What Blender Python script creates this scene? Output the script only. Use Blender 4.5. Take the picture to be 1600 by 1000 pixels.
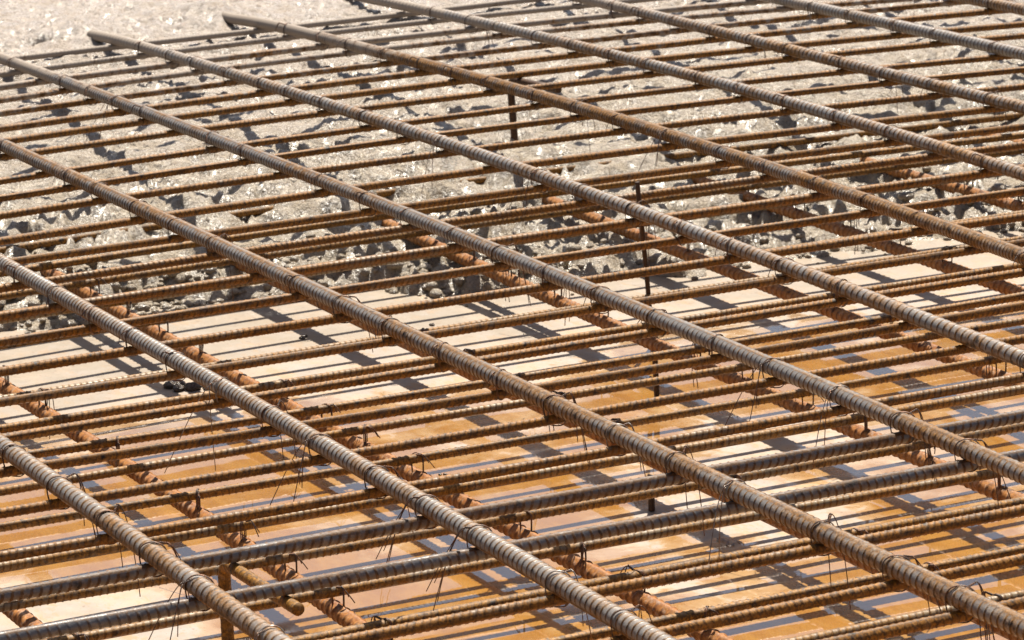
import bpy, math, random
import numpy as np
from mathutils import Matrix, Vector, noise as mnoise

for o in list(bpy.data.objects): bpy.data.objects.remove(o)
scene = bpy.context.scene
C = scene.collection

# ---------------------------------------------------------------- camera
CAM = (3.811, -1.854, 1.24939)
RIGHT = (0.447453187169734, 0.893561241762784, -0.03652331462229143)
UP = (-0.19491805653257127, 0.13730089348418872, 0.9711618896383902)
FWD = (-0.8728073077886163, 0.4274304292721744, -0.23560694302798527)
FOCAL_PX = 5404.2
cd = bpy.data.cameras.new('camera'); cam = bpy.data.objects.new('camera', cd); C.objects.link(cam)
cd.sensor_width = 36.0; cd.lens = FOCAL_PX / 1600 * 36.0; cd.clip_start = 0.05; cd.clip_end = 300
cam.matrix_world = Matrix(((RIGHT[0], UP[0], -FWD[0], CAM[0]), (RIGHT[1], UP[1], -FWD[1], CAM[1]),
                           (RIGHT[2], UP[2], -FWD[2], CAM[2]), (0, 0, 0, 1)))
cd.dof.use_dof = True; cd.dof.focus_distance = 3.85; cd.dof.aperture_fstop = 30.0
scene.camera = cam

def project(p):
    d = [p[i] - CAM[i] for i in range(3)]
    dot = lambda a: sum(a[i] * d[i] for i in range(3))
    w = dot(FWD)
    return 800 + FOCAL_PX * dot(RIGHT) / w, 500 - FOCAL_PX * dot(UP) / w
def in_frame(p, m=15):
    x, y = project(p)
    return -m < x < 1600 + m and -m < y < 1000 + m

# ---------------------------------------------------------------- light
SUN = Vector((-0.44, 0.29, 1.0)).normalized()          # towards the sun
w = bpy.data.worlds.new('World'); scene.world = w; w.use_nodes = True
nt = w.node_tree; bg = nt.nodes['Background']
sky = nt.nodes.new('ShaderNodeTexSky'); sky.sky_type = 'NISHITA'; sky.sun_disc = False
sky.sun_elevation = math.asin(SUN.z); sky.sun_rotation = math.atan2(SUN.x, SUN.y)
sky.air_density = 1.0; sky.dust_density = 2.2; sky.ozone_density = 1.0
nt.links.new(sky.outputs[0], bg.inputs[0]); bg.inputs[1].default_value = 0.052
sd = bpy.data.lights.new('sun', 'SUN'); sd.energy = 5.0; sd.angle = math.radians(0.5); sd.color = (1.0, 0.93, 0.82)
so = bpy.data.objects.new('sun', sd); C.objects.link(so)
so.rotation_euler = SUN.to_track_quat('Z', 'Y').to_euler(); so.location = (0, 0, 20)
scene.view_settings.view_transform = 'Standard'; scene.view_settings.look = 'None'
scene.view_settings.exposure = 1.0; scene.view_settings.gamma = 1.0

# ---------------------------------------------------------------- helpers
def tag(o, label, cat, group=None):
    o['label'] = label; o['category'] = cat
    if group: o['group'] = group
    return o

def mesh_obj(name, verts, faces, mat, loc=(0, 0, 0), smooth=True, attr=None):
    me = bpy.data.meshes.new(name)
    verts = np.asarray(verts, dtype=np.float32)
    me.vertices.add(len(verts)); me.vertices.foreach_set('co', verts.ravel())
    quads = np.asarray(faces[0], dtype=np.int32).reshape(-1, 4); ng = faces[1] if len(faces) > 1 else []
    nl = quads.size + sum(len(g) for g in ng)
    me.loops.add(nl); li = list(quads.ravel()) if ng else quads.ravel()
    if ng:
        for g in ng: li.extend(g)
    me.loops.foreach_set('vertex_index', np.asarray(li, dtype=np.int32))
    me.polygons.add(len(quads) + len(ng))
    st = list(range(0, quads.size, 4)); p = quads.size
    for g in ng: st.append(p); p += len(g)
    me.polygons.foreach_set('loop_start', np.asarray(st, dtype=np.int32))
    me.update(calc_edges=True); me.validate()
    me.polygons.foreach_set('use_smooth', np.full(len(me.polygons), smooth))
    if attr:
        for k, a in attr.items():
            at = me.attributes.new(k, 'FLOAT', 'POINT'); at.data.foreach_set('value', np.asarray(a, dtype=np.float32))
    me.materials.append(mat)
    o = bpy.data.objects.new(name, me); o.location = loc; C.objects.link(o)
    return o

def grid_faces(n, m, wrap=True):
    i = np.arange(n - 1)[:, None]; j = np.arange(m if wrap else m - 1)[None, :]
    j2 = (j + 1) % m
    a = i * m + j; b = i * m + j2; c = (i + 1) * m + j2; d = (i + 1) * m + j
    return np.stack([a, b, c, d], -1).reshape(-1, 4)

def frames(P):
    T = np.gradient(P, axis=0); T /= np.linalg.norm(T, axis=1)[:, None]
    up = np.array([0, 0, 1.0]) if abs(T[0][2]) < .9 else np.array([1.0, 0, 0])
    n = up - T[0] * (up @ T[0]); n /= np.linalg.norm(n)
    N = np.empty_like(P)
    for k in range(len(P)):
        n = n - T[k] * (n @ T[k]); n = n / np.linalg.norm(n); N[k] = n
    return T, N, np.cross(T, N)

def ribbed_bar(name, P, R, pitch, mat, slant=.5, hr=.07, seg=20, roll=0., width=.15, per=8, soft=1.0, ridge=.85):
    """deformed reinforcing bar swept along the polyline P: two rows of slanted crescent ribs and two long ridges"""
    P = np.asarray(P, float)
    L = np.concatenate([[0], np.cumsum(np.linalg.norm(np.diff(P, axis=0), axis=1))])
    n = max(8, int(L[-1] / pitch * per)); s = np.linspace(0, L[-1], n)
    Q = np.stack([np.interp(s, L, P[:, k]) for k in range(3)], 1)
    T, N, B = frames(Q)
    th = np.arange(seg) / seg * 2 * np.pi
    row = (th >= np.pi).astype(float); t1 = th % np.pi
    cres = np.clip(np.sin(t1), 0, 1) ** .7
    u = (s[:, None] / pitch + slant * t1[None] / np.pi * np.where(row > 0, 1, 1)[None] + .5 * row[None]) % 1.0
    d = np.abs(u - .5); pul = np.clip(1 - d / width, 0, 1); pul = pul * pul * (3 - 2 * pul)
    rib = pul * cres[None]
    ang = np.minimum(t1, np.pi - t1)
    rdg = np.exp(-(ang / .17) ** 2)[None] * np.ones((n, 1))
    h = np.maximum(rib, ridge * rdg)
    r = R * (1 + hr * 2 * h)
    ca, sa = np.cos(th + roll), np.sin(th + roll)
    V = Q[:, None, :] + r[..., None] * (ca[None, :, None] * N[:, None, :] + sa[None, :, None] * B[:, None, :])
    org = Q[n // 2].copy()
    F = [grid_faces(n, seg), [list(range(seg))[::-1], list(range((n - 1) * seg, n * seg))]]
    return mesh_obj(name, (V - org).reshape(-1, 3), F, mat, tuple(org), attr={'rib': h.ravel()})

def tube_arrays(P, r, seg=6):
    P = np.asarray(P, float); T, N, B = frames(P); th = np.arange(seg) / seg * 2 * np.pi
    V = P[:, None, :] + r * (np.cos(th)[None, :, None] * N[:, None, :] + np.sin(th)[None, :, None] * B[:, None, :])
    n = len(P)
    return V.reshape(-1, 3), grid_faces(n, seg), [list(range(seg))[::-1], list(range((n - 1) * seg, n * seg))]

# ---------------------------------------------------------------- node helpers
class NB:
    def __init__(s, name):
        s.m = bpy.data.materials.new(name); s.m.use_nodes = True; s.t = s.m.node_tree
        s.b = s.t.nodes['Principled BSDF']
    def n(s, typ, **kw):
        x = s.t.nodes.new(typ)
        for k, v in kw.items(): setattr(x, k, v)
        return x
    def put(s, sock, v):
        if isinstance(v, (int, float)): sock.default_value = v
        elif isinstance(v, tuple): sock.default_value = v if len(v) == len(sock.default_value) else (*v, 1)
        else: s.t.links.new(v, sock)
    def math(s, op, a, b=0., c=0., clamp=False):
        x = s.n('ShaderNodeMath', operation=op); x.use_clamp = clamp
        s.put(x.inputs[0], a); s.put(x.inputs[1], b); s.put(x.inputs[2], c); return x.outputs[0]
    def noise(s, vec, scale, detail=3., rough=.55, dist=0., out=0):
        x = s.n('ShaderNodeTexNoise'); s.put(x.inputs['Vector'], vec); s.put(x.inputs['Scale'], scale)
        s.put(x.inputs['Detail'], detail); s.put(x.inputs['Roughness'], rough); s.put(x.inputs['Distortion'], dist)
        return x.outputs[out]
    def ramp(s, v, lo, hi, a=0., b=1.):
        x = s.n('ShaderNodeMapRange'); x.interpolation_type = 'SMOOTHSTEP'
        s.put(x.inputs[0], v); s.put(x.inputs[1], lo); s.put(x.inputs[2], hi); s.put(x.inputs[3], a); s.put(x.inputs[4], b)
        return x.outputs[0]
    def mix(s, f, a, b):
        x = s.n('ShaderNodeMix', data_type='RGBA'); s.put(x.inputs[0], f)
        s.put(x.inputs[6], a); s.put(x.inputs[7], b); return x.outputs[2]
    def vscale(s, vec, sc, off=None):
        x = s.n('ShaderNodeMapping'); s.put(x.inputs[0], vec); x.inputs['Scale'].default_value = sc
        if off is not None: s.put(x.inputs['Location'], off)
        return x.outputs[0]
    def bump(s, h, strength, dist, normal=None):
        x = s.n('ShaderNodeBump'); s.put(x.inputs['Height'], h); s.put(x.inputs['Strength'], strength); s.put(x.inputs['Distance'], dist)
        if normal: s.put(x.inputs['Normal'], normal)
        return x.outputs[0]

def steel_material(name, steel, rust, dark, rust_amt, metal, rough, rib_rust, splat=False, orange=(0.50, 0.20, 0.055), pale=0.):
    k = NB(name); geo = k.n('ShaderNodeNewGeometry'); pos = geo.outputs['Position']
    oi = k.n('ShaderNodeObjectInfo'); rnd = oi.outputs['Random']
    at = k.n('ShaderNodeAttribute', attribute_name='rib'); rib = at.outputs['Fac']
    n1 = k.noise(pos, 9., 4., .6); n2 = k.noise(pos, 60., 4., .65); n3 = k.noise(pos, 420., 3., .7)
    big = k.noise(pos, 2.3, 2., .5)
    f = k.math('ADD', k.math('MULTIPLY', n1, .5), k.math('MULTIPLY', n2, .5))
    bias = k.n('ShaderNodeSeparateColor'); k.put(bias.inputs[0], oi.outputs['Color'])
    f = k.math('ADD', f, k.math('SUBTRACT', bias.outputs[0], .5))
    f = k.math('ADD', f, k.math('MULTIPLY', k.math('SUBTRACT', rnd, .5), .05))
    f = k.math('ADD', f, k.math('MULTIPLY', k.math('SUBTRACT', big, .5), .35))
    f = k.math('ADD', f, rust_amt - .5)
    f = k.math('ADD', f, k.math('MULTIPLY', k.math('MULTIPLY', rib, k.math('SUBTRACT', 1., rib)), rib_rust * 4))
    rf = k.ramp(f, .36, .62)
    col_r = k.mix(k.ramp(k.math('ADD', k.math('MULTIPLY', n3, .45), k.math('MULTIPLY', n2, .55)), .40, .60), rust, orange)
    col_r = k.mix(k.ramp(n2, .50, .72), col_r, dark)
    col = k.mix(rf, steel, col_r)
    if pale: col = k.mix(k.math('MULTIPLY', k.ramp(k.noise(pos, 130., 3., .6), .5, .7), pale), col, (.46, .40, .33))
    rr = k.math('ADD', k.math('MULTIPLY', rf, .62 - rough), rough)
    mt = k.math('MULTIPLY', k.math('SUBTRACT', 1., rf), metal)
    col = k.mix(k.math('MULTIPLY', k.math('MULTIPLY', rib, k.math('SUBTRACT', 1., rib)), 1.5, clamp=True), col, dark)  # shade beside each rib painted into the colour as thin dark edge lines
    if splat:                                    # cement slurry dried on the bars where they dip into the pour
        sep = k.n('ShaderNodeSeparateXYZ'); k.put(sep.inputs[0], pos)
        g = k.ramp(sep.outputs[0], -2.9, -.9, .24, -.25)
        sm = k.ramp(k.math('ADD', k.math('ADD', k.math('MULTIPLY', n2, .6), k.math('MULTIPLY', n1, .4)), g), .50, .66)
        col = k.mix(sm, col, (.27, .22, .175)); rr = k.math('MAXIMUM', rr, k.math('MULTIPLY', sm, .7))
        mt = k.math('MULTIPLY', mt, k.math('SUBTRACT', 1., sm))
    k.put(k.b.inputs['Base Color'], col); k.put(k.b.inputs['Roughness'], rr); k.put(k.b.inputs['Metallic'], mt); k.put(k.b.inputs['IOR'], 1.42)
    h = k.math('ADD', n3, k.math('MULTIPLY', n2, 1.5))
    k.put(k.b.inputs['Normal'], k.bump(h, .35, .0008))
    return k.m

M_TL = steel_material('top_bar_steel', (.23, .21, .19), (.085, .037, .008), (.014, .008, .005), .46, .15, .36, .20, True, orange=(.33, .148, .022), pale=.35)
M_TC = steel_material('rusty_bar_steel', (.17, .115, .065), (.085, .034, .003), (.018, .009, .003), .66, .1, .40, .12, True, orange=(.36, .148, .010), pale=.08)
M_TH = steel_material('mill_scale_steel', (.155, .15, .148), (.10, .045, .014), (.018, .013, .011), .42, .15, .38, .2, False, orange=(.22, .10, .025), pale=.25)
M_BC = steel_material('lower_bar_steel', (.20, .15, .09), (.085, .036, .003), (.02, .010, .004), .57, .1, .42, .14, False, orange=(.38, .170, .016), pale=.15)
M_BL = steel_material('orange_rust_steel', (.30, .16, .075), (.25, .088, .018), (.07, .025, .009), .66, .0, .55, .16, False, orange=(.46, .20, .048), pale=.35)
M_CH = steel_material('spacer_steel', (.03, .026, .023), (.045, .02, .008), (.015, .009, .006), .50, .15, .5, .1, orange=(.10, .045, .015))

def wire_material(name, col, rough, metal):
    k = NB(name); geo = k.n('ShaderNodeNewGeometry')
    n = k.noise(geo.outputs['Position'], 180., 3., .6)
    k.put(k.b.inputs['Base Color'], k.mix(k.ramp(n, .4, .65), col, (.17, .075, .035)))
    k.put(k.b.inputs['Roughness'], rough); k.put(k.b.inputs['Metallic'], metal); return k.m
M_W = wire_material('annealed_wire', (.07, .05, .04), .5, .4)
M_W2 = wire_material('bright_wire', (.26, .23, .20), .4, .5)

def deck_material():
    k = NB('wet_formwork_ply'); geo = k.n('ShaderNodeNewGeometry'); pos = geo.outputs['Position']
    sep = k.n('ShaderNodeSeparateXYZ'); k.put(sep.inputs[0], pos); X, Y = sep.outputs[0], sep.outputs[1]
    a = k.noise(pos, 3.4, 5., .62, .6); b = k.noise(pos, 26., 4., .65); c = k.noise(pos, 240., 3., .7); e = k.noise(k.vscale(pos, (1., 1., 1.), (3.1, 7.7, 0.)), 7., 5., .65, .8)
    def blob(cx, cy, r):
        d = k.n('ShaderNodeVectorMath', operation='DISTANCE'); k.put(d.inputs[0], pos); d.inputs[1].default_value = (cx, cy, 0)
        return k.ramp(d.outputs['Value'], r * .35, r, 1., 0.)
    # dried cement slurry: everywhere close to the pour and in a few washes further out
    g = k.ramp(X, -.95, -.30, .34, -.09)
    for cx, cy, r, wgt in ((.15, .40, .42, .12), (.26, -.72, .30, .30), (.30, .12, .25, .12), (-.15, .25, .30, .06), (.55, .05, .12, .06), (-.25, -.55, .2, -.12)):
        g = k.math('ADD', g, k.math('MULTIPLY', blob(cx, cy, r), wgt))
    g = k.math('ADD', g, k.ramp(k.math('SUBTRACT', X, k.math('MULTIPLY', Y, .6)), .55, .95, 0., -.16))
    f = k.math('ADD', k.math('ADD', k.math('MULTIPLY', a, .6), k.math('MULTIPLY', e, .4)), g)
    f = k.math('ADD', f, k.math('MULTIPLY', k.math('SUBTRACT', k.noise(pos, 19., 6., .7), .5), .14))
    dust = k.ramp(f, .52, .57)
    film_dust = k.ramp(f, .42, .54, 0., .45)
    grain = k.noise(k.vscale(pos, (9., 34., 1.)), 1., 5., .65)
    film = k.mix(k.ramp(grain, .35, .65), (.35, .165, .022), (.29, .125, .014))
    film = k.mix(k.ramp(k.noise(pos, 14., 3., .6), .52, .74), film, (.36, .20, .06))
    dc = k.mix(k.ramp(b, .3, .7), (.30, .255, .22), (.25, .205, .16))
    dc = k.mix(k.ramp(c, .58, .74), dc, (.15, .11, .075))
    dc = k.mix(k.ramp(k.noise(k.vscale(pos, (16., 34., 1.)), 1., 6., .75), .50, .62, 0., .8), dc, (.31, .18, .08))
    slurry = k.ramp(k.math('ADD', X, k.math('MULTIPLY', k.math('SUBTRACT', a, .5), .9)), -.95, -.50, 1., 0.)
    col = k.mix(film_dust, film, (.60, .45, .28)); col = k.mix(k.math('MULTIPLY', dust, k.ramp(k.noise(pos, 11., 5., .7), .35, .6, .6, .97)), col, dc)
    col = k.mix(k.math('MULTIPLY', k.math('MULTIPLY', slurry, k.ramp(k.noise(pos, 14., 6., .75), .38, .58, .45, 1.)), .85), col, (.215, .172, .12))
    sp = k.math('MAXIMUM', k.ramp(k.noise(pos, 95., 2., .5), .70, .75), k.math('MULTIPLY', slurry, k.ramp(k.noise(pos, 60., 5., .75), .58, .64)))
    col = k.mix(k.math('MULTIPLY', sp, .6), col, (.16, .10, .06))
    k.put(k.b.inputs['Base Color'], col)
    k.put(k.b.inputs['Roughness'], k.math('ADD', .25, k.math('MULTIPLY', dust, .35))); k.put(k.b.inputs['IOR'], 1.5)
    # rain water standing in a thin sheet on the varnished boards
    wet = k.math('SUBTRACT', 1., k.math('MULTIPLY', dust, .93))
    wet = k.math('MULTIPLY', wet, k.ramp(k.noise(pos, 5., 3., .5, .4), .30, .40, .35, 1.))
    k.put(k.b.inputs['Coat Weight'], wet); k.put(k.b.inputs['Coat IOR'], 1.85)
    k.put(k.b.inputs['Coat Roughness'], k.ramp(k.noise(pos, 6., 2., .5), .55, .75, .015, .10))
    h = k.math('ADD', k.noise(pos, 30., 3., .5), k.math('MULTIPLY', c, k.math('MULTIPLY', dust, .25)))
    k.put(k.b.inputs['Normal'], k.bump(h, .4, .0015))
    k.put(k.b.inputs['Coat Normal'], k.bump(k.noise(pos, 9., 2., .5), .12, .0015))
    return k.m

def concrete_material(name='wet_concrete'):
    k = NB(name); geo = k.n('ShaderNodeNewGeometry'); pos = geo.outputs['Position']
    sep = k.n('ShaderNodeSeparateXYZ'); k.put(sep.inputs[0], pos)
    a = k.noise(pos, 3., 4., .6); b = k.noise(pos, 38., 4., .65); c = k.noise(pos, 260., 4., .7)
    far = k.ramp(k.math('ADD', sep.outputs[0], k.math('MULTIPLY', a, .8)), -2.6, -.9)
    col = k.mix(far, (.39, .315, .25), (.29, .232, .16))
    col = k.mix(k.ramp(b, .38, .66, 0., .6), col, k.mix(far, (.28, .222, .165), (.38, .315, .225)))
    col = k.mix(k.ramp(c, .52, .64, 0., .8), col, (.085, .068, .05))
    k.put(k.b.inputs['Base Color'], col)
    k.put(k.b.inputs['Roughness'], k.ramp(b, .35, .65, .25, .55)); k.put(k.b.inputs['IOR'], 1.45)
    wet = k.ramp(k.noise(pos, 17., 4., .6), .36, .52)
    k.put(k.b.inputs['Coat Weight'], k.math('MULTIPLY', wet, .75)); k.put(k.b.inputs['Coat Roughness'], .20)
    h = k.math('ADD', k.noise(pos, 80., 5., .68), k.math('MULTIPLY', c, .30))
    k.put(k.b.inputs['Normal'], k.bump(h, 1., .009))
    k.put(k.b.inputs['Coat Normal'], k.bump(k.noise(pos, 120., 4., .6), 1., .009))
    return k.m
M_CON = concrete_material(); M_DECK = deck_material()

# ---------------------------------------------------------------- numpy value noise
rng = np.random.default_rng(7)
TAB = rng.random((256, 256))
def vnoise(x, y):
    xi = np.floor(x).astype(int); yi = np.floor(y).astype(int); fx = x - xi; fy = y - yi
    fx = fx * fx * (3 - 2 * fx); fy = fy * fy * (3 - 2 * fy)
    g = lambda a, b: TAB[a % 256, b % 256]
    return (g(xi, yi) * (1 - fx) + g(xi + 1, yi) * fx) * (1 - fy) + (g(xi, yi + 1) * (1 - fx) + g(xi + 1, yi + 1) * fx) * fy - .5
def fbm(x, y, sc, octv=4, gain=.5):
    r = 0; a = 1.
    for k in range(octv):
        r = r + a * vnoise(x * sc + 17.3 * k, y * sc + 9.1 * k); a *= gain; sc *= 2.03
    return r

# ---------------------------------------------------------------- setting
deck = mesh_obj('formwork_deck', [(-60, -60, 0), (60, -60, 0), (60, 60, 0), (-60, 60, 0)], [[0, 1, 2, 3]], M_DECK, smooth=False)
deck['kind'] = 'structure'

EY = [-3, -.28, -.15, -.05, .15, .27, .39, .47, .57, .71, .78, .94, 1.03, 1.2, 1.4, 3]
EX = [-1.17, -1.20, -1.19, -1.20, -1.21, -1.18, -1.03, -1.01, -.97, -1.03, -.93, -.93, -.89, -.89, -.88, -.85]
def smooth(t): t = np.clip(t, 0, 1); return t * t * (3 - 2 * t)
fx = np.arange(-4.35, -.62, .0055); fy = np.arange(-.95, 2.75, .0058)
xs = np.concatenate([[-60, -30, -15, -9, -6.5, -5.2, -4.7], fx]); ys = np.concatenate([[-60, -30, -12, -6, -3, -1.8, -1.3], fy, [3.0, 3.5, 5, 9, 18, 35, 60]])
GX, GY = np.meshgrid(xs, ys, indexing='ij')
base = np.interp(GX, [-60, -3.5, -2.78, -2.5, -1.55, -1.38, -1.26, -.5], [.216, .215, .209, .186, .106, .056, .040, .030])
for ey, ex in ((.41, -2.72), (.71, -2.78), (.15, -2.76)):
    base = base + .030 * np.exp(-(((GX - ex) / .085) ** 2 + ((GY - ey) / .07) ** 2))
base = base - .05 * np.exp(-((GX + 1.74) ** 2 + (GY - .87) ** 2) / .006)
edge = np.interp(GY, EY, EX) + .10 * fbm(GX * .3, GY, 7., 3) + .04 * fbm(GX, GY, 25., 2)
near_edge = smooth((GX + 1.9) / .7)
flat = .35 + .65 * smooth((GX + 2.75) / .4)
H = base + flat * (.014 * fbm(GX, GY, 4., 2) + (.022 + .010 * near_edge) * fbm(GX, GY * .8, 15., 3, .5))
rid = np.abs(fbm(GX, GY, 26., 3, .55)); H -= (.008 + .008 * near_edge) * np.clip(.12 - rid, 0, 1) * 4 * smooth(fbm(GX + 5, GY, 6., 2) * 3 + .5)
fine = fbm(GX, GY * .8, 48., 3, .6)
H += flat * (.007 * fine - .020 * np.clip(.10 - np.abs(fine), 0, 1) * (.2 + near_edge)) + .003 * fbm(GX, GY, 90., 2)
# dimples and clods left by the vibrator and the shovel
cap = np.zeros_like(H)
n_l = len(ys)
def stamp(cx, cy, r, hgt, asp, ang):
    i0, i1 = np.searchsorted(xs, [cx - r * 1.4, cx + r * 1.4]); j0, j1 = np.searchsorted(ys, [cy - r * 1.4, cy + r * 1.4])
    if i1 <= i0 or j1 <= j0: return
    dx = GX[i0:i1, j0:j1] - cx; dy = GY[i0:i1, j0:j1] - cy
    u = dx * math.cos(ang) + dy * math.sin(ang); v = (-dx * math.sin(ang) + dy * math.cos(ang)) / asp
    q = np.sqrt(np.clip(1 - (u * u + v * v) / (r * r), 0, 1)) * hgt
    if hgt > 0: cap[i0:i1, j0:j1] = np.maximum(cap[i0:i1, j0:j1], q)
    else: cap[i0:i1, j0:j1] = np.where(q < 0, np.minimum(cap[i0:i1, j0:j1], q), cap[i0:i1, j0:j1])
R_ = random.Random(3)
for _ in range(30000):
    cx = R_.uniform(-4.3, -.7); cy = R_.uniform(-.9, 2.7)
    d = vnoise(np.array([cx * 3.1]), np.array([cy * 3.1]))[0]
    ne = min(1, max(0, (cx + 1.9) / .8))
    if d < -.05 - .3 * ne and R_.random() < .75: continue
    r = R_.uniform(.003, .007) + ne * R_.random() ** 2 * .011
    if R_.random() < .55: stamp(cx, cy, r * 2.2, -r * 1.5, R_.uniform(.5, 1), R_.uniform(0, 3))
    else: stamp(cx, cy, r, r * R_.uniform(.5, 1.05), R_.uniform(.6, 1), R_.uniform(0, 3))
for cx, cy, r in ((-2.75, .395, .022), (-3.0, .44, .014), (-2.70, .314, .026), (-2.82, .548, .018), (-2.746, .615, .024), (-2.9, .2, .02), (-3.2, .7, .02), (-3.05, .9, .022), (-3.3, 1.1, .02)):
    stamp(cx, cy, r, -r * .9, .8, 1.2)
H += cap
u = edge - GX
prof = smooth((u + .0) / .075) ** .6
H = np.where(u > 0, H * prof + .012 * fbm(GX, GY, 60., 2) * (prof < .95), -.012)
H = np.where(u > 0, np.maximum(H, .001), H)
V = np.stack([GX, GY, H], -1).reshape(-1, 3)
F = grid_faces(len(xs), len(ys), False)
hz = H.reshape(-1); F = F[(hz[F] > -.01).any(axis=1)][:, ::-1]
con = mesh_obj('fresh_concrete', V, [F], M_CON)
con['kind'] = 'structure'

def surf(x, y):
    i = min(len(xs) - 1, np.searchsorted(xs, x)); j = min(len(ys) - 1, np.searchsorted(ys, y)); return float(H[i, j])

# clods of aggregate along the toe of the pour, too many to count
def stones():
    t = (1 + 5 ** .5) / 2
    iv = np.array([(-1, t, 0), (1, t, 0), (-1, -t, 0), (1, -t, 0), (0, -1, t), (0, 1, t), (0, -1, -t), (0, 1, -t), (t, 0, -1), (t, 0, 1), (-t, 0, -1), (-t, 0, 1)], float)
    iv /= np.linalg.norm(iv[0])
    it = [(0, 11, 5), (0, 5, 1), (0, 1, 7), (0, 7, 10), (0, 10, 11), (1, 5, 9), (5, 11, 4), (11, 10, 2), (10, 7, 6), (7, 1, 8), (3, 9, 4), (3, 4, 2), (3, 2, 6), (3, 6, 8), (3, 8, 9), (4, 9, 5), (2, 4, 11), (6, 2, 10), (8, 6, 7), (9, 8, 1)]
    vs = [tuple(v) for v in iv]; cache = {}
    def midp(a, b):
        q = (min(a, b), max(a, b))
        if q not in cache:
            m = (np.array(vs[a]) + np.array(vs[b])) / 2; m /= np.linalg.norm(m); vs.append(tuple(m)); cache[q] = len(vs) - 1
        return cache[q]
    ft = []
    for a, b, c in it:
        x, y, z = midp(a, b), midp(b, c), midp(c, a); ft += [(a, x, z), (b, y, x), (c, z, y), (x, y, z)]
    vs = np.array(vs); V = []; F3 = []; q = random.Random(5); g = np.random.default_rng(5); n = 0
    for _ in range(2300):
        y = q.uniform(-.9, 2.2); e = float(np.interp(y, EY, EX)); x = e + .09 * q.random() ** 3 + .02 - abs(q.gauss(0, .12))
        d = vnoise(np.array([x * 4.]), np.array([y * 4.]))[0]
        if d < -.02 and q.random() < .8: continue
        if x > e and q.random() < .5: continue
        if x > e + .025: r0 = .55
        else: r0 = 1.
        r = q.uniform(.003, .0065) + (q.random() ** 3) * .007
        r *= r0
        sc = np.array([q.uniform(.8, 1.3), q.uniform(.8, 1.3), q.uniform(.6, .95)]) * r
        v = vs * (1 + .16 * (g.random((len(vs), 1)) - .5) * 2) * sc
        a = q.uniform(0, 6); ca, sa = math.cos(a), math.sin(a)
        v = v @ np.array([(ca, sa, 0), (-sa, ca, 0), (0, 0, 1)]).T
        z = max(surf(x, y), 0) + r * q.uniform(-.1, .5)
        V.append(v + np.array([x, y, z])); F3.append(np.array(ft) + n); n += len(v)
    me = bpy.data.meshes.new('aggregate_clods'); me.from_pydata(np.concatenate(V).tolist(), [], np.concatenate(F3).tolist()); me.materials.append(M_CON)
    me.polygons.foreach_set('use_smooth', np.ones(len(me.polygons), dtype=bool))
    o = bpy.data.objects.new('aggregate_clods', me); C.objects.link(o); o['kind'] = 'stuff'
    return o
tag(stones(), 'wet grey gravelly clods strewn along the front edge of the fresh concrete', 'gravel')

# ---------------------------------------------------------------- bars: measured plan curves (a t^2 + b t + c, valid t0..t1, straight beyond)
TL = {0: (0.0, 0.0, -0.7266, 0.215, 0.982), 1: (-0.0063, -0.0014, -0.4203, -0.724, 1.166), 2: (-0.0014, -0.0004, -0.1283, -1.569, 1.327), 3: (-0.0076, -0.0133, 0.1713, -2.466, 0.915), 4: (-0.018, -0.0331, 0.4499, -2.644, 0.519), 5: (-0.0297, -0.0689, 0.7454, -2.626, 0.073), 6: (-0.0369, -0.1036, 1.0234, -2.672, -0.384), 7: (0.0, -0.0044, 1.3691, -2.379, -0.838), 8: (0.0, -0.0073, 1.6658, -2.12, -1.273), 9: (0.0, 0.0, 1.9758, -1.88, -1.726)}
TC = {1: (0.0, -0.0307, -2.5341, 0.229, 1.038), 2: (0.0774, -0.1586, -2.3576, 0.126, 1.385), 3: (0.0828, -0.1469, -2.2241, 0.078, 1.391), 4: (0.1048, -0.1902, -2.095, 0.036, 1.67), 5: (0.0595, -0.1147, -1.9699, -0.011, 1.985), 6: (0.0631, -0.1209, -1.8294, -0.058, 1.986), 7: (0.0726, -0.1099, -1.7127, -0.097, 1.946), 8: (0.063, -0.09, -1.5844, -0.081, 1.863), 9: (0.084, -0.117, -1.4033, -0.206, 1.658), 10: (0.071, -0.0871, -1.272, -0.249, 1.639), 11: (0.0573, -0.0585, -1.1333, -0.293, 1.546), 12: (0.0585, -0.0567, -0.9679, -0.35, 1.365), 13: (0.0283, -0.0146, -0.8047, -0.398, 1.324), 14: (0.0286, -0.0282, -0.6565, -0.389, 1.24), 15: (0.0242, -0.0233, -0.5, -0.506, 1.06), 16: (0.0155, -0.0116, -0.3545, -0.55, 1.032), 17: (0.0252, -0.0128, -0.2123, -0.601, 0.934), 18: (0.0052, -0.0123, -0.059, -0.648, 0.742), 19: (0.0047, -0.0122, 0.0944, -0.7, 0.73), 20: (-0.0229, -0.0008, 0.2531, -0.697, 0.622), 21: (-0.0066, -0.006, 0.3912, -0.692, 0.523), 22: (-0.0148, -0.0076, 0.545, -0.692, 0.414), 23: (-0.009, 0.0016, 0.678, -0.887, 0.323), 24: (0.0, 0.0114, 0.8074, -0.692, 0.23), 25: (0.0, 0.0, 0.9793, -0.657, 0.111), 26: (0.0, 0.0, 1.1155, -0.372, 0.017)}
BL = {'a': (0.0, 0.0, 1.3796, -1.403, -0.822), 'b': (-0.0084, -0.0433, 1.0128, -1.382, -0.336), 'c': (0.0043, -0.0242, 0.725, -1.226, 0.042), 'd': (0.008, -0.0165, 0.42, -1.374, 0.541), 'e': (0.0037, 0.0025, -0.1454, -1.352, 0.663), 'f': (-0.0168, -0.0086, -0.4362, -0.709, 0.493), 'g': (0.0, 0.0, -0.748, 0.275, 0.346)}
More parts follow.
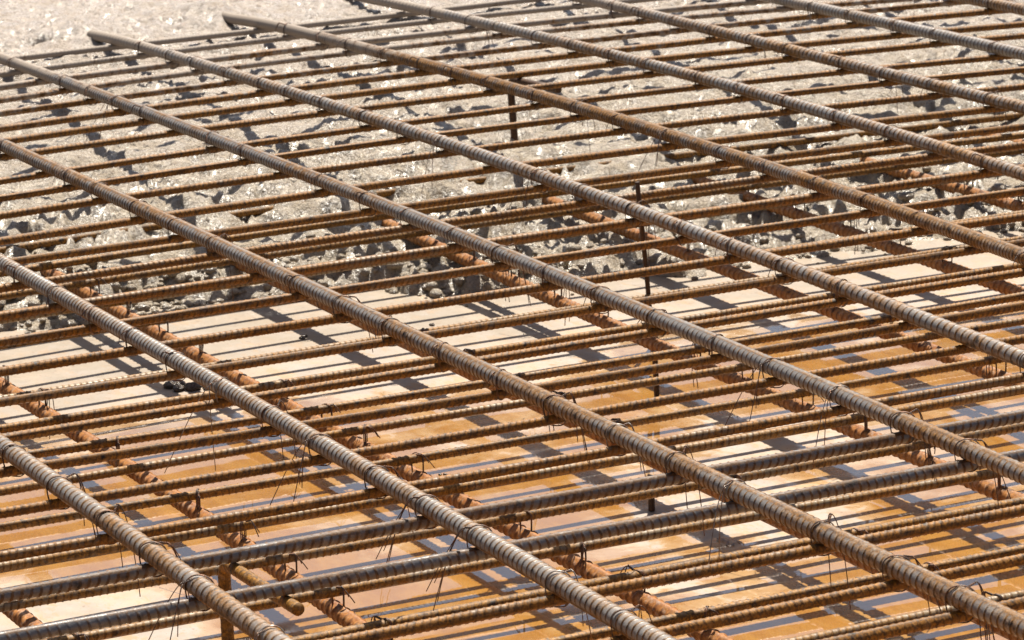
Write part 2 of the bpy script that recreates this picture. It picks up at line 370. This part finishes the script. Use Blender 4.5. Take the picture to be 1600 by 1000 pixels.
BC = {12: (0.0663, -0.0776, -1.4668, -0.192, 1.09), 13: (0.0476, -0.0599, -1.3005, -0.198, 1.671), 14: (0.0314, -0.0515, -1.1469, -0.297, 1.588), 19: (-0.004, -0.0061, -0.3932, -0.545, 1.071), 20: (-0.0145, 0.0081, -0.24, -0.559, 0.964), 21: (0.0071, -0.0043, -0.118, -0.638, 0.875), 22: (-0.007, 0.007, 0.0405, -0.686, 0.681), 23: (-0.0018, 0.0044, 0.1864, -0.735, 0.663), 24: (-0.0146, 0.0054, 0.3371, -0.738, 0.56), 25: (0.0157, 0.023, 0.4786, -0.734, 0.391), 26: (0.0, 0.0, 0.6077, -0.452, 0.071), 27: (0.0, 0.0, 0.7581, -0.173, 0.261), 28: (0.0, 0.0, 0.8899, -0.115, 0.172)}

for j in (15, 16, 17, 18):
    f = (j - 14) / 5; a, b = BC[14], BC[19]
    BC[j] = tuple(a[i] * (1 - f) + b[i] * f for i in range(3)) + (-.5, 1.0)
BC[29] = (0, .01, 1.035, -.1, .2)
TC[27] = (0., -.004, 1.226, -.3, .2); TC[28] = (0., 0., 1.375, -.3, .2)
BL['x'] = (0., 0., 0.138, -1., 1.); BL['h'] = (0., 0., 1.69, -1., 1.)
TL[5] = (-0.0297, -0.0689, 0.7454, -2.626, 0.073)
def curve(c, t):
    a, b, k, t0, t1 = c
    tc = min(max(t, t0), t1); y = a * tc * tc + b * tc + k
    return y + (2 * a * tc + b) * (t - tc)
Z_TL, Z_TC, Z_BC, Z_BL = .2194, .2018, .0742, .0484
R_TL, R_TC, R_TK, R_BC, R_BL = .0102, .0058, .0072, .0057, .0090

ORD = ['first', 'second', 'third', 'fourth', 'fifth', 'sixth', 'seventh', 'eighth', 'ninth', 'tenth', 'eleventh', 'twelfth',
       'thirteenth', 'fourteenth', 'fifteenth', 'sixteenth', 'seventeenth', 'eighteenth', 'nineteenth', 'twentieth',
       'twenty-first', 'twenty-second', 'twenty-third', 'twenty-fourth', 'twenty-fifth', 'twenty-sixth', 'twenty-seventh', 'twenty-eighth']
R_ = random.Random(11)
def wob(t, ph, amp): return amp * math.sin(t * 2.1 + ph) + amp * .5 * math.sin(t * 5.3 + ph * 2)

TL_START = {0: -2.2, 1: -2.45, 2: -2.6, 3: -2.7, 4: -2.66, 5: -2.72}
for i, c in TL.items():
    t0 = TL_START.get(i, -2.9); t1 = 1.75
    ph = R_.uniform(0, 6)
    P = []
    for t in np.linspace(t0, t1, 90):
        z = Z_TL + wob(t, ph, .0006) - (.007 * min(1, max(0, (-2.42 - t) / .26)) ** 2 if i in (3, 4, 5) else 0)
        P.append((t, curve(c, t), z))
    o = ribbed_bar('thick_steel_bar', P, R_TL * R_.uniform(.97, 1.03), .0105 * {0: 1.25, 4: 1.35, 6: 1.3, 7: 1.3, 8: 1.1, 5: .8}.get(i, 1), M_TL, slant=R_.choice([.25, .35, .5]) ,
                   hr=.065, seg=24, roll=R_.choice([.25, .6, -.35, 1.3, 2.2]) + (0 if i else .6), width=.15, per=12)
    o.color = ({0: .48, 1: .40, 2: .50, 3: .42, 4: .47, 5: .55, 6: .50, 7: .50, 8: .38, 9: .5}.get(i, .5), 0, 0, 1)
    look = {0: 'short, with bold rust-orange ribs', 1: 'silver-topped and long', 2: 'orange and grey',
            3: 'silvery pink', 4: 'dark, end buried in concrete', 5: 'smooth brown, end in concrete',
            6: 'dark with round ribs', 7: 'darkest at the right', 8: 'pale grey', 9: 'cut off by the top right corner'}[i]
    tag(o, f'{ORD[i]} thick top bar from lower left, {look}', 'steel bar', 'thick bars of the top layer')

def cross_z(zbase, ph, t): return zbase + wob(t, ph, .0006)
for j, c in TC.items():
    thick = j in (23, 24)
    ph = R_.uniform(0, 6)
    P = [(curve(c, t), t, cross_z(Z_TC, ph, t)) for t in np.linspace(-1.35, 2.6, 80)]
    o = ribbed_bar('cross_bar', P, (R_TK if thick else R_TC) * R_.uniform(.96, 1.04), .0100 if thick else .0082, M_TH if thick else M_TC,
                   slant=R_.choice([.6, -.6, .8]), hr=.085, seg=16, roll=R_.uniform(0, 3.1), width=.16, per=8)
    o.color = (.5 + R_.uniform(-.14, .12), 0, 0, 1)
    if j == 1: lab = 'rearmost cross bar of the top layer, half sunk in wet concrete at upper left'
    else:
        ex = 'thick blue-grey' if thick else ('cement-splashed brown' if j < 7 else 'rust-brown')
        lab = f'{ex} cross bar of the top layer, {ORD[28 - j]} from the bottom edge'
    tag(o, lab, 'steel bar', 'cross bars of the top layer')

for j in sorted(BC):
    c = BC[j]
    ph = R_.uniform(0, 6)
    P = [(curve(c, t), t, cross_z(Z_BC, ph, t)) for t in np.linspace(-1.35, 2.6, 80)]
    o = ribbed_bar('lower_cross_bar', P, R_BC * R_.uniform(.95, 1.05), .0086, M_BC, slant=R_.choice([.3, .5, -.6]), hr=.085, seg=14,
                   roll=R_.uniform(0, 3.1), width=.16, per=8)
    o.color = (.5 + R_.uniform(-.14, .12), 0, 0, 1)
    lab = f'thin cross bar of the bottom layer near the deck, {ORD[29 - j]} from the bottom edge' if j > 12 else 'rearmost visible cross bar of the bottom layer, lying on the concrete lumps'
    tag(o, lab, 'steel bar', 'cross bars of the bottom layer')

BLK = ['g', 'f', 'e', 'x', 'd', 'c', 'b', 'a', 'h']
for n, kx in enumerate(BLK):
    c = BL[kx]; ph = R_.uniform(0, 6)
    P = [(t, curve(c, t), Z_BL + wob(t, ph, .0005)) for t in np.linspace(-1.9, 1.75, 70)]
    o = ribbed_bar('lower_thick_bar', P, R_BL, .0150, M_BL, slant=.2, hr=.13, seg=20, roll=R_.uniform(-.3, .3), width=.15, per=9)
    tag(o, f'bright orange-rusted thick bar of the bottom layer, {ORD[n]} from the lower left corner', 'steel bar', 'thick bars of the bottom layer')

# ---------------------------------------------------------------- spacer chairs and stakes
def bent(name, pts, R, mat, rad=.02, **kw):
    P = [Vector(p) for p in pts]; out = [P[0]]
    for a, b, c in zip(P, P[1:], P[2:]):
        u = (a - b).normalized(); v = (c - b).normalized()
        for k in range(9):
            t = k / 8; out.append((b + u * rad) * (1 - t) ** 2 + b * 2 * t * (1 - t) + (b + v * rad) * t ** 2)
    out.append(P[-1])
    dense = []
    for a, b in zip(out, out[1:]):
        n = max(1, int((b - a).length / .01))
        for k in range(n): dense.append(tuple(a.lerp(b, k / n)))
    dense.append(tuple(out[-1]))
    return ribbed_bar(name, dense, R, .009, mat, **kw)
zc = Z_TC - R_TK - .0068
o = bent('spacer_chair', [(.643, -.641, .002), (.643, -.641, zc), (.828, -.637, zc)], .0066, M_BC, seg=16, hr=.03, slant=.4)
tag(o, 'bent rusty spacer bar at lower left, cut end under the blue-grey bars', 'spacer')
o = bent('spacer_chair', [(-1.778, .905, .02), (-1.786, .901, Z_TC - .0125), (-1.63, .921, Z_TC - .0125)], .0066, M_CH, seg=16, hr=.03, slant=.4)
tag(o, 'bent spacer bar rising out of the concrete behind the fifth thick top bar', 'spacer')
o = bent('steel_stake', [(-.552, .513, .001), (-.554, .506, .12), (-.557, .497, .248)], .0036, M_CH, rad=.01, seg=14, hr=.03, slant=.4)
tag(o, 'thin dark steel stake poking up through both bar layers near the centre', 'stake')
o = bent('steel_stake', [(.185, .105, .001), (.184, .105, .045), (.184, .106, .047)], .0042, M_CH, rad=.001, seg=12, hr=.03)
tag(o, 'short dark stub standing on the deck between two blue-grey cross bars', 'stake')

o = bent('steel_stake', [(-.296, .378, .001), (-.297, .377, .06), (-.297, .376, .064)], .0040, M_CH, rad=.001, seg=12, hr=.03)
tag(o, 'dark upright stub standing in the pale puddle below the long centre stake', 'stake')

# ---------------------------------------------------------------- tie wires: one mesh per kind of knot, one object per crossing
def tie_mesh(seed, rt, rb, dz, wr, tails, style, mat):
    """loops round an upper bar (radius rt, along X, at z=0) and a lower one (radius rb, along Y, at z=-dz)"""
    q = random.Random(seed); V = []; Fq = []; Ng = []
    def add(P, r=wr, seg=6):
        v, f, g = tube_arrays(P, r, seg); o = sum(len(a) for a in V)
        V.append(v); Fq.append(f + o); Ng.extend([[i + o for i in gg] for gg in g])
    ang = math.radians(q.uniform(50, 68)) * q.choice([1, -1]); dx, dy = math.cos(ang), math.sin(ang)
    for st in range(2):
        off = (st - .5) * wr * 2.6 + q.uniform(-.3, .3) * wr
        P = []
        for k in range(41):
            a = 2 * math.pi * k / 40; ca, sa = math.cos(a), math.sin(a)
            top = rt * 1.10 + wr; bot = dz + rb * 1.13 + wr
            wd = (rt / abs(dy) * 1.09 + wr)
            e = 1. if sa > 0 else .6
            zz = (abs(sa) ** 1.0) * (top if sa > 0 else -bot)
            hh = math.copysign(abs(ca) ** (1.0 if sa > 0 else e), ca) * wd
            P.append((hh * dx - off * dy, hh * dy + off * dx, zz))
        add(P[:-1] + [P[0]], wr)
    # knot on the camera side of the upper bar
    side = -1 if q.random() < .8 else 1
    kx = q.uniform(-.003, .003); base = Vector((kx, side * (rt * .75), rt * .95)); d = Vector((q.uniform(-.5, .6), side * q.uniform(.4, 1), q.uniform(-.5, .35))).normalized()
    ln = q.uniform(.006, .012)
    a0 = d.orthogonal().normalized(); b0 = d.cross(a0)
    ends = []
    for s in range(2):
        P = []
        for k in range(17):
            t = k / 16; a = t * math.pi * 2 * 2.2 + s * math.pi
            P.append(base + d * (ln * t) + (a0 * math.cos(a) + b0 * math.sin(a)) * wr * 1.25)
        add([tuple(p) for p in P]); ends.append(P[-1])
    for s in range(tails):
        L = q.uniform(.012, .028) if style == 'short' else q.uniform(.03, .075)
        p = ends[s % 2]; dr = (d + Vector((q.uniform(-.7, .7), q.uniform(-.7, .7), q.uniform(-.9, .0)))).normalized()
        g = Vector((q.uniform(-.3, .5), q.uniform(-.4, .2), -1.)) * (L * (1.2 if style != 'short' else .5))
        P = [p + dr * L * .45 * t + g * t * t for t in [k / 10 for k in range(11)]]
        add([tuple(x) for x in P], wr * .95)
    v = np.concatenate(V); f = np.concatenate(Fq)
    o = mesh_obj('tie_wire', v, [f, Ng], mat)
    me = o.data; bpy.data.objects.remove(o); return me
DZ1 = Z_TL - Z_TC; DZ2 = Z_BC - Z_BL
top_short = [tie_mesh(s, R_TL, R_TC, DZ1, .00052, 1 + s % 3, 'short', M_W) for s in range(10)]
top_long = [tie_mesh(50 + s, R_TL, R_TC, DZ1, .00056, 2 + s % 3, 'long', M_W if s % 3 else M_W2) for s in range(9)]
low_ties = [tie_mesh(90 + s, R_BC, R_BL, DZ2, .0007, 2 + s % 2, 'long' if s == 3 else 'short', M_W) for s in range(7)]
def crossing(cx, cy):                    # bar along X (cx: y of x) with bar along Y (cy: x of y)
    x, y = cy[2], cx[2]
    for _ in range(12): y = curve(cx, x); x = curve(cy, y)
    return x, y
count = 0
for i in sorted(TL):
    for j in sorted(TC):
        if j == 1: continue
        x, y = crossing(TL[i], TC[j]); p = (x, y, Z_TL)
        if not in_frame(p, 20): continue
        if R_.random() < .06: continue
        near = x > .30
        me = R_.choice(top_long) if (near or R_.random() < .15) else R_.choice(top_short)
        o = bpy.data.objects.new('tie_wire', me); C.objects.link(o)
        o.location = (x + R_.uniform(-.002, .002), y, Z_TL); o.rotation_euler = (0, 0, R_.uniform(-.06, .06))
        o.scale = (1, 1, 1)
        tag(o, f'tie on {ORD[i]} thick top bar from lower left, at {ORD[28 - j]} cross bar from bottom', 'tie wire', 'wire ties of the top layer')
        count += 1
low = 0
for n, kx in enumerate(BLK):
    for j in sorted(BC):
        x, y = crossing(BL[kx], BC[j]); p = (x, y, Z_BC)
        if x < -1.15 or not in_frame(p, 10): continue
        if R_.random() < .15: continue
        o = bpy.data.objects.new('tie_wire', R_.choice(low_ties)); C.objects.link(o)
        o.location = p; o.rotation_euler = (0, 0, math.pi / 2 + R_.uniform(-.1, .1) + (math.pi if R_.random() < .5 else 0))
        tag(o, f'low wire knot on {ORD[n]} orange bar from left, at {ORD[29 - j]} bottom cross bar', 'tie wire', 'wire ties of the bottom layer')
        low += 1
print('TIES', count, low)

# ---------------------------------------------------------------- small things on the boards
STROKES = [[(.330, .115), (.331, .118), (.335, .1205), (.340, .1185), (.341, .115), (.336, .1135), (.330, .115)],
           [(0.345, 0.115), (0.345, 0.118), (0.348, 0.12), (0.351, 0.119), (0.353, 0.115), (0.357, 0.113), (0.361, 0.113), (0.363, 0.117), (0.36, 0.121), (0.357, 0.122)],
           [(0.385, 0.116), (0.384, 0.12), (0.388, 0.122), (0.393, 0.124), (0.396, 0.129)], [(0.351, 0.131), (0.356, 0.131), (0.357, 0.135)]]
kb = NB('marking_ink'); kb.put(kb.b.inputs['Base Color'], (.10, .045, .03)); kb.put(kb.b.inputs['Roughness'], .5)
V, Fq = [], []
for st in STROKES:
    P = np.array([(a, b, 0) for a, b in st]); L = np.concatenate([[0], np.cumsum(np.linalg.norm(np.diff(P, axis=0), axis=1))])
    s = np.linspace(0, L[-1], 24); Q = np.stack([np.interp(s, L, P[:, k]) for k in range(3)], 1)
    T = np.gradient(Q, axis=0); T /= np.linalg.norm(T, axis=1)[:, None]; Nn = np.stack([-T[:, 1], T[:, 0], T[:, 2]], 1)
    wd = .0011 + .0004 * np.sin(s * 700)[:, None]
    o0 = sum(len(a) for a in V); V.append(np.stack([Q + Nn * wd, Q - Nn * wd], 1).reshape(-1, 3) + [0, 0, .0012])
    for k in range(23): Fq.append([o0 + 2 * k, o0 + 2 * k + 1, o0 + 2 * k + 3, o0 + 2 * k + 2])
o = mesh_obj('stamped_mark', np.concatenate(V) - [.36, .12, 0], [Fq], kb.m, (.36, .12, 0), smooth=False)
tag(o, 'small brown handwritten mark on the wet board below the third thick bar', 'marking')

def clod(name, x, y, r, seed, label, lumps=7):
    q = random.Random(seed); V = []; Fc = []
    for _ in range(lumps):
        cx, cy, rr = q.uniform(-1, 1) * r, q.uniform(-.8, .8) * r, r * q.uniform(.35, .6)
        n, m = 9, 12; off = sum(len(v) for v in V)
        th = np.linspace(.02, math.pi - .02, n)[:, None]; ph = np.linspace(0, 2 * math.pi, m, endpoint=False)[None]
        p = np.stack([np.sin(th) * np.cos(ph), np.sin(th) * np.sin(ph), np.cos(th) * np.ones_like(ph) * .7], -1)
        k = np.array([[1 + .35 * mnoise.noise(Vector(c) * 2.2 + Vector((seed, cx * 90, cy * 90))) for c in row] for row in p])[..., None]
        V.append((p * k * rr + [cx, cy, rr * .35]).reshape(-1, 3)); Fc.append(grid_faces(n, m)[:, ::-1] + off)
    o = mesh_obj(name, np.concatenate(V), [np.concatenate(Fc)], M_CLOD, (x, y, 0)); return tag(o, label, 'clod')
kc = NB('wet_mortar'); gp = kc.n('ShaderNodeNewGeometry').outputs['Position']
kc.put(kc.b.inputs['Base Color'], kc.mix(kc.ramp(kc.noise(gp, 150., 4., .7), .4, .65), (.09, .065, .045), (.035, .025, .018)))
kc.put(kc.b.inputs['Roughness'], .22); kc.put(kc.b.inputs['Normal'], kc.bump(kc.noise(gp, 300., 4., .7), .9, .003)); M_CLOD = kc.m
clod('mortar_clod', -.722, -.166, .020, 4, 'dark wet lump of mortar on the boards left of the second thick top bar')
clod('mortar_clod', -.692, -.135, .011, 5, 'smaller dark mortar lump just right of the big one in the puddle', 5)
clod('mortar_clod', -.107, -.043, .0045, 6, 'tiny dark stone lying alone on the boards near the middle', 3)
clod('mortar_clod', -.90, .10, .008, 8, 'little grey crumb on the pale boards in front of the concrete edge', 4)
clod('mortar_clod', -.86, .30, .007, 9, 'grey crumb beside a bar shadow on the pale boards left of centre', 4)
